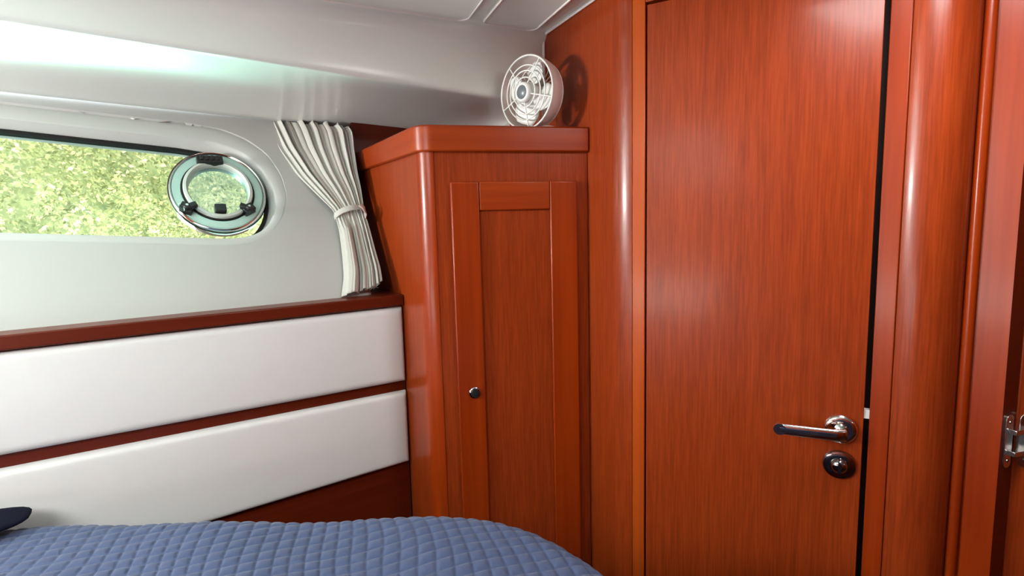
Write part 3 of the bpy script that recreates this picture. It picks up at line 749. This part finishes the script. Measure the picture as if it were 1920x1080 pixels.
for i, v in enumerate(vv):
    lx, ly, rx, ry, ol, orr, dep = [c[i] for c in cols]
    for j in range(nu):
        t = j / (nu - 1)
        f = folds(t, v)
        sway = 0.0
        px = lx + (rx - lx) * t; py = ly + (ry - ly) * t + (4 * math.sin(t * 40) if v == 0 else 0)
        if v > 0.9: py += 9 * math.sin(math.pi * t) * (v - 0.9) / 0.1
        if v > 0.97: py += (3.0 * math.sin(9 * t)) * (v - 0.97) / 0.03
        base_off = ol + (orr - ol) * t
        p = onw(px, py, base_off)
        p = p - wn * f * dep * (1.9 if t > 0.08 else t / 0.08 * 1.9) - wa * 0.25 * dep * math.sin(2 * math.pi * ((t ** 1.15 * 15) % 1.0))
        if v > 0.9: p = p - wn * 0.0
        G.append(W3(p))
cm = mesh_obj('drape', G, grid_faces(nv_, nu), CLOTH, smooth=180); sm_ = cm.modifiers.new('t', 'SOLIDIFY'); sm_.thickness = 0.0012; adopt(cur, cm)
# the tie: a band round the gathers, hooked to the wardrobe side
tie = MB(); loop = []
tl_, tr2 = onw(632, 399, -0.040), onw(681, 388, -0.050); 
fl = 28
for k in range(fl):
    t = k / fl * 2 * math.pi; q = (tl_ + tr2) / 2 + (tr2 - tl_) / 2 * 1.06 * math.cos(t) - wn * (0.026 * math.sin(t) - 0.016); loop.append(W3(q))
tie.sweep(loop, 0.0018, 0.0085, closed=True, seg=12, upv=wb, sup=3)
adopt(cur, tie.obj('tieback', CLOTH, smooth=50))
ti = MB(); q0, q1 = onw(676, 384, -0.07), onw(686, 399, -0.062)
ti.sweep([W3(q0), W3((q0 + q1) / 2 - wn * 0.004), W3(q1), W3(q1 + wn * 0.03 + wa * 0.004)], 0.0022, 0.008, seg=12, upv=wb, sup=3)
adopt(cur, ti.obj('tie_tab', plain('tie_plastic', (0.55, 0.48, 0.47), 0.3, noise=0.03), smooth=50))

# ------------------------------------------------------------------ bed with the blue quilt
ZB = -0.50
sil = [(0, 990), (120, 988), (250, 989), (350, 988), (450, 984), (560, 979), (650, 976), (760, 975), (850, 976), (920, 982), (990, 1001), (1040, 1024), (1085, 1052), (1128, 1082)]
RB_ = 0.055; cen_b = np.array((-0.42, 0.15))
edge_pts = []
for px, py in sil:
    r = ray(px, py); p = r * ((ZB - 0.12 * RB_) / r[2]); q = p[:2]; q = q + n2(cen_b - q) * 0.48 * RB_
    edge_pts.append(q)
o_max = rail_o - 0.02 - RB_
edge_pts = [q if N @ q < o_max else q - N * (N @ q - o_max) for q in edge_pts]
lastp = edge_pts[-1]
outline = edge_pts + [lastp + np.array((0.07, -0.10)), lastp + np.array((0.10, -0.26)), np.array((0.24, 0.1)), np.array((0.24, -0.55)), np.array((-0.6, -0.7)), *[SO(q_, o_max - 0.004) for q_ in np.linspace(-1.15, -0.28, 12)]]
outl = np.array(outline + [outline[0]])
th_ = np.unwrap(np.arctan2(outl[:, 1] - cen_b[1], outl[:, 0] - cen_b[0])); rr_ = np.hypot(outl[:, 1] - cen_b[1], outl[:, 0] - cen_b[0])
if th_[-1] < th_[0]: th_, rr_ = -th_, rr_; sgn = -1
else: sgn = 1
nt_ = 1900
# denser angular sampling over the part in view
tt_ = np.linspace(th_[0], th_[0] + 2 * math.pi, nt_ + 1)[:-1]
rad = np.interp(tt_, th_, rr_)
for _ in range(14): rad = rad * .5 + (np.roll(rad, 1) + np.roll(rad, -1)) * .25
skirt = 0.42
rho = np.r_[np.linspace(0.02, 0.5, 60)[:-1], np.linspace(0.5, 1.0, 210)]
na = 44; nsx = 60
PX, PY, PZ, FX, FY_ = [], [], [], [], []
ct, stn = np.cos(sgn * tt_), np.sin(sgn * tt_)
def addrow(rh, z, flat):
    PX.append(cen_b[0] + rh * ct); PY.append(cen_b[1] + rh * stn); PZ.append(np.full(nt_, 0.0) + z); FX.append(cen_b[0] + flat * ct); FY_.append(cen_b[1] + flat * stn)
for k in rho: addrow(rad * k, ZB, rad * k)
for k in range(1, na + 1):
    a = math.pi / 2 * k / na; addrow(rad + RB_ * math.sin(a), ZB - RB_ * (1 - math.cos(a)), rad + RB_ * a)
for k in range(1, nsx + 1):
    d = skirt * k / nsx; addrow(rad + RB_ + 0.0 * d, ZB - RB_ - d, rad + RB_ * math.pi / 2 + d)
Pg = np.stack([np.array(PX), np.array(PY), np.array(PZ)], -1); Fx, Fy = np.array(FX), np.array(FY_)
du = np.roll(Pg, -1, 1) - np.roll(Pg, 1, 1); dv = np.gradient(Pg, axis=0); nm = np.cross(du, dv); nm /= np.linalg.norm(nm, axis=-1, keepdims=True) + 1e-12
if nm[10, 10, 2] < 0: nm = -nm
qd = n2((-0.30, 1.0)); qe = np.array((qd[1], -qd[0])); cell = 0.0235
wob = 0.0035 * np.sin(Fx * 23 + 1.3 * np.sin(Fy * 17)) + 0.003 * np.sin(Fy * 31 + Fx * 9)
A_ = (Fx * qe[0] + Fy * qe[1] + wob) / cell; B_ = (Fx * qd[0] + Fy * qd[1] + 0.8 * wob) / cell
dA = np.abs((A_ % 1.0) - 0.0); dA = np.minimum(dA, 1 - dA); dB = (B_ % 1.0); dB = np.minimum(dB, 1 - dB)
puff = (1 - np.exp(-dA / 0.055)) * (1 - np.exp(-dB / 0.06)) * (0.8 + 0.5 * np.sin(math.pi * (A_ % 1.0)) * np.sin(math.pi * (B_ % 1.0)))
low = 0.003 * np.sin(Fx * 11 + 2) * np.sin(Fy * 9) + 0.002 * np.sin(Fx * 19 + Fy * 13)
Pg = Pg + nm * (puff * 0.0029 + low)[..., None]
nr = Pg.shape[0]
vsq = Pg.reshape(-1, 3) + np.array((0, 0, E))
idx = np.arange(nr * nt_).reshape(nr, nt_); a_ = idx[:-1]; b_ = idx[1:]; fq = np.stack([a_, np.roll(a_, -1, 1), np.roll(b_, -1, 1), b_], -1).reshape(-1, 4)
me = bpy.data.meshes.new('bedspread'); me.from_pydata(vsq.tolist(), [], fq.tolist() + [list(range(nt_))]); me.update()
bs = finish('bedspread', me, QUILT, smooth=180)
tag(bs, 'blue quilted bedspread with small square stitching over the berth', 'bedspread')
bedpoly = [(cen_b[0] + (rad[k] + RB_ - 0.012) * ct[k], cen_b[1] + (rad[k] + RB_ - 0.012) * stn[k]) for k in range(0, nt_, 13)]
bed = MB().prism(bedpoly, 0.0, E + ZB - RB_ - 0.03).obj('bed', SOLID, smooth=40); tag(bed, 'mahogany berth base under the blue quilted bedspread', 'bed')
# dark pillow wedged between bedspread and padded panel at the left edge
pil = []
pcn = SO(-0.43, rail_o - 0.072)
for i in range(25):
    ph = -math.pi / 2 + math.pi * i / 24
    for j in range(48):
        t = 2 * math.pi * j / 48; c, s_ = math.cos(t), math.sin(t)
        x = math.copysign(abs(c) ** 0.6, c) * math.cos(ph) ** 0.5 * 0.235; y = math.copysign(abs(s_) ** 0.6, s_) * math.cos(ph) ** 0.5 * 0.055
        q = pcn + H * x + N * y; pil.append((q[0], q[1], E + ZB + 0.010 + 0.0125 * (1 + math.sin(ph))))
po = mesh_obj('pillow', pil, grid_faces(25, 48, close_c=True), NAVY, smooth=180); tag(po, 'dark navy pillow at the bottom left corner on the bed', 'pillow')

# ------------------------------------------------------------------ rest of the cabin shell
f_ = MB().box((0.2, 0.6, -0.02), (1, 0, 0), (0, 1, 0), (0, 0, 1), 2.6, 3.0, 0.02).obj('floor', FLOORM); structure(f_)
BK = plain('cabin_white', (0.62, 0.60, 0.56), 0.6, noise=0.02)
o = MB().box((-0.4, -1.25, 1.0), (1, 0, 0), (0, 1, 0), (0, 0, 1), 2.6, 0.03, 1.0).obj('wall_back', VENEER); structure(o)
o = MB().box((2.2, 0.1, 1.0), (1, 0, 0), (0, 1, 0), (0, 0, 1), 0.03, 1.6, 1.1).obj('wall_side', VENEER); structure(o)
o = MB().box((1.5, 1.45, 1.0), (1, 0, 0), (0, 1, 0), (0, 0, 1), 0.70, 0.03, 1.1).obj('wall_passage', VENEER); structure(o)

# ------------------------------------------------------------------ green bank of foliage outside
OUT = n2(N)
nleaf = 130000
ss = rng.uniform(-4.0, 6.5, nleaf); zz = rng.uniform(-1.2, 2.3, nleaf)
bump = 0.22 * np.sin(ss * 23 + 3 * np.sin(zz * 9)) * np.sin(zz * 25 + 2 * np.sin(ss * 7)) + 0.5 * np.sin(ss * 2.1 + 1.0) * np.sin(zz * 2.7) + 0.3 * np.sin(ss * 5.3 + zz * 4.1) + 0.16 * np.sin(ss * 11 + 2) * np.sin(zz * 13)
oo = 5.2 + 0.35 * (zz + 1.6) * 0.5 + 0.45 * bump + rng.normal(0, 0.10, nleaf)
cs = np.c_[np.outer(ss, H) + np.outer(oo, N), zz + E]
d1 = rng.normal(size=(nleaf, 3)); d1 /= np.linalg.norm(d1, axis=1)[:, None]
d2 = np.cross(d1, rng.normal(size=(nleaf, 3))); d2 /= np.linalg.norm(d2, axis=1)[:, None]
L_ = rng.uniform(0.010, 0.028, nleaf)[:, None]; w_ = L_ * 0.6
lf_v = np.stack([cs - d1 * L_, cs + d2 * w_, cs + d1 * L_, cs - d2 * w_], 1).reshape(-1, 3).tolist()
lf_f = np.arange(nleaf * 4).reshape(-1, 4).tolist()
LEAF, nt, bsd = new_mat('leaf_green'); gi = nt.nodes.new('ShaderNodeNewGeometry'); rp = nt.nodes.new('ShaderNodeValToRGB')
rp.color_ramp.elements[0].color = (0.17, 0.205, 0.085, 1); rp.color_ramp.elements[1].color = (0.68, 0.64, 0.42, 1)
e_ = rp.color_ramp.elements.new(0.5); e_.color = (0.39, 0.41, 0.18, 1)
nzl = nt.nodes.new('ShaderNodeTexNoise'); nzl.inputs['Scale'].default_value = 5.0; nzl.inputs['Detail'].default_value = 3
tcl = nt.nodes.new('ShaderNodeTexCoord'); nt.links.new(tcl.outputs['Object'], nzl.inputs['Vector'])
mrl = nt.nodes.new('ShaderNodeMapRange'); mrl.inputs['From Min'].default_value = 0.3; mrl.inputs['From Max'].default_value = 0.7; nt.links.new(nzl.outputs['Fac'], mrl.inputs['Value'])
mxl = nt.nodes.new('ShaderNodeMix'); mxl.inputs['Factor'].default_value = 0.5
nt.links.new(gi.outputs['Random Per Island'], mxl.inputs['A']); nt.links.new(mrl.outputs['Result'], mxl.inputs['B'])
nt.links.new(mxl.outputs['Result'], rp.inputs['Fac']); nt.links.new(rp.outputs['Color'], bsd.inputs['Base Color']); bsd.inputs['Roughness'].default_value = 0.5
tr_n = nt.nodes.new('ShaderNodeBsdfTranslucent'); nt.links.new(rp.outputs['Color'], tr_n.inputs['Color']); mxs = nt.nodes.new('ShaderNodeMixShader'); mxs.inputs[0].default_value = 0.35
outn = [n for n in nt.nodes if n.type == 'OUTPUT_MATERIAL'][0]
nt.links.new(bsd.outputs[0], mxs.inputs[1]); nt.links.new(tr_n.outputs[0], mxs.inputs[2]); nt.links.new(mxs.outputs[0], outn.inputs[0])
# inner mass of the bank so no sky shows through
gs, gz = np.meshgrid(np.linspace(-4.8, 7.8, 90), np.linspace(-1.7, 2.6, 40)); gb = 0.5 * np.sin(gs * 2.1 + 1.0) * np.sin(gz * 2.7) + 0.3 * np.sin(gs * 5.3 + gz * 4.1)
go = 5.45 + 0.35 * (gz + 1.6) * 0.5 + 0.45 * gb
vsb = [(*(H * s_ + N * o_), z_ + E) for s_, o_, z_ in zip(gs.ravel(), go.ravel(), gz.ravel())]
k0 = len(lf_v); allv = lf_v + vsb; allf = lf_f + [tuple(i + k0 for i in f) for f in grid_faces(40, 90)]
me = bpy.data.meshes.new('foliage'); me.from_pydata(allv, [], allf); me.update()
fo = finish('foliage', me, LEAF); fo['kind'] = 'stuff'; fo['label'] = 'sunlit bright green foliage seen through the long window'; fo['category'] = 'foliage'
gr = MB().box((-2.5, 4.5, -1.4), (*H, 0), (*N, 0), (0, 0, 1), 9, 3.6, 0.05)
go_ = gr.obj('ground', plain('aqua_bounce_ground', (0.42, 0.62, 0.55), 0.5, noise=0.1, nscale=3)); structure(go_)  # unseen ground, tinted aqua to bounce teal light up onto the soffit
go_.location = (*(N * 1.9), 0)

# ------------------------------------------------------------------ light
w = bpy.data.worlds.new('sky'); SC.world = w; w.use_nodes = True; bg = w.node_tree.nodes['Background']
bg.inputs['Color'].default_value = (0.80, 0.92, 1.0, 1); bg.inputs['Strength'].default_value = 2.6
def area(name, loc, target, sx, sy, power, col=(1, 1, 1)):
    l = bpy.data.lights.new(name, 'AREA'); l.shape = 'RECTANGLE'; l.size = sx; l.size_y = sy; l.energy = power; l.color = col
    o = bpy.data.objects.new(name, l); COL.objects.link(o); o.location = loc
    o.rotation_euler = (Vector(target) - Vector(loc)).to_track_quat('-Z', 'Y').to_euler(); return o
sun = bpy.data.lights.new('sun', 'SUN'); sun.energy = 6.0; sun.angle = 0.02; sun.color = (1.0, 0.95, 0.80)
so = bpy.data.objects.new('sun', sun); COL.objects.link(so); so.rotation_euler = Vector((N[0] * 0.75 + H[0] * 0.25, N[1] * 0.75 + H[1] * 0.25, -0.75)).to_track_quat('-Z', 'Y').to_euler()
area('assumed_hatch_light', (0.54, 0.60, E + z_c(0.7) - 0.012), (0.54, 0.60, 0), 0.28, 0.30, 4.0, (1.0, 0.95, 0.95))  # assumed overhead lamp, placed to give the door glare; no hatch is built
sk = area('cushion_fill', (-0.75, -0.15, E + 0.42), (-0.95, 0.95, E - 0.45), 0.6, 0.6, 5.2, (0.97, 1.0, 0.98)); sk.data.spread = math.radians(120)  # added fill lamp without a known source, aimed at the padded panels
# added fill lamp on the hull side, outside the picture; no window there
area('left_fill', W3(wpt(-1.42, 0.40, -0.02)), W3(wpt(-1.42, 0.40, -1) + np.array((*(H * 1.0), 1.55))), 0.85, 0.24, 105.0, (0.98, 1.0, 0.97))
# added outdoor lamp brightening the soffit, below the line of sight through the window
sf_ = SO(-0.45, o_wb + 1.6)
area('soffit_fill', W2(sf_, -0.55), W3(wpt(-0.25, 0.44, 0.03)), 2.4, 0.35, 110.0, (0.45, 1.0, 0.84))
area('ceiling_fill', (-0.98, -0.25, E - 0.40), (-0.9, -0.10, E + 0.6), 0.7, 0.7, 7.5, (0.95, 1.0, 0.95))  # added upward fill for headliner and fascia, unseen above the bed
# portal that guides daylight sampling through the hull window
pm = (loopC.max(0) + loopC.min(0)) / 2; pz = loopC.max(0) - loopC.min(0)
pt = area('window_portal', W3(wpt(pm[0], pm[1], 0.06)), W3(wpt(pm[0], pm[1], -1)), pz[0], pz[1], 1.0); pt.data.cycles.is_portal = True

SC.view_settings.view_transform = 'Standard'; SC.view_settings.look = 'None'; SC.view_settings.gamma = 1.0; SC.view_settings.use_curve_mapping = False
SC.view_settings.exposure = 0.85
SC.cycles.use_denoising = True; SC.cycles.max_bounces = 10; SC.cycles.transparent_max_bounces = 12
SC.cycles.sample_clamp_indirect = 6.0; SC.cycles.caustics_reflective = False; SC.cycles.caustics_refractive = False

# turn the whole place so that the hull side runs along the world X axis, each mesh stored around its thing's base
bpy.context.view_layer.update()
Rz = Matrix.Rotation(-math.atan2(H[1], H[0]), 4, 'Z')
allo = list(COL.objects); MW = {o: o.matrix_world.copy() for o in allo}; ORG = {}
def depth_of(o): return 0 if o.parent is None else 1 + depth_of(o.parent)
for o in sorted(allo, key=depth_of):
    if o.type == 'MESH':
        T = Rz @ MW[o]; me = o.data; me.transform(T)
        if o.parent is None:
            co = np.array([v.co for v in me.vertices]); lo_, hi_ = co.min(0), co.max(0)
            ORG[o] = Vector(((lo_[0] + hi_[0]) / 2, (lo_[1] + hi_[1]) / 2, lo_[2]))
        else: ORG[o] = ORG[o.parent]
        me.transform(Matrix.Translation(-ORG[o]))
        o.matrix_parent_inverse = Matrix.Identity(4)
        o.matrix_basis = Matrix.Translation(ORG[o] if o.parent is None else ORG[o] - ORG[o.parent])
    elif o.type == 'EMPTY':
        ORG[o] = Rz @ MW[o].translation
        o.matrix_parent_inverse = Matrix.Identity(4)
        o.matrix_basis = Matrix.Translation(ORG[o] - (ORG[o.parent] if o.parent else Vector()))
    else: o.matrix_world = Rz @ MW[o]
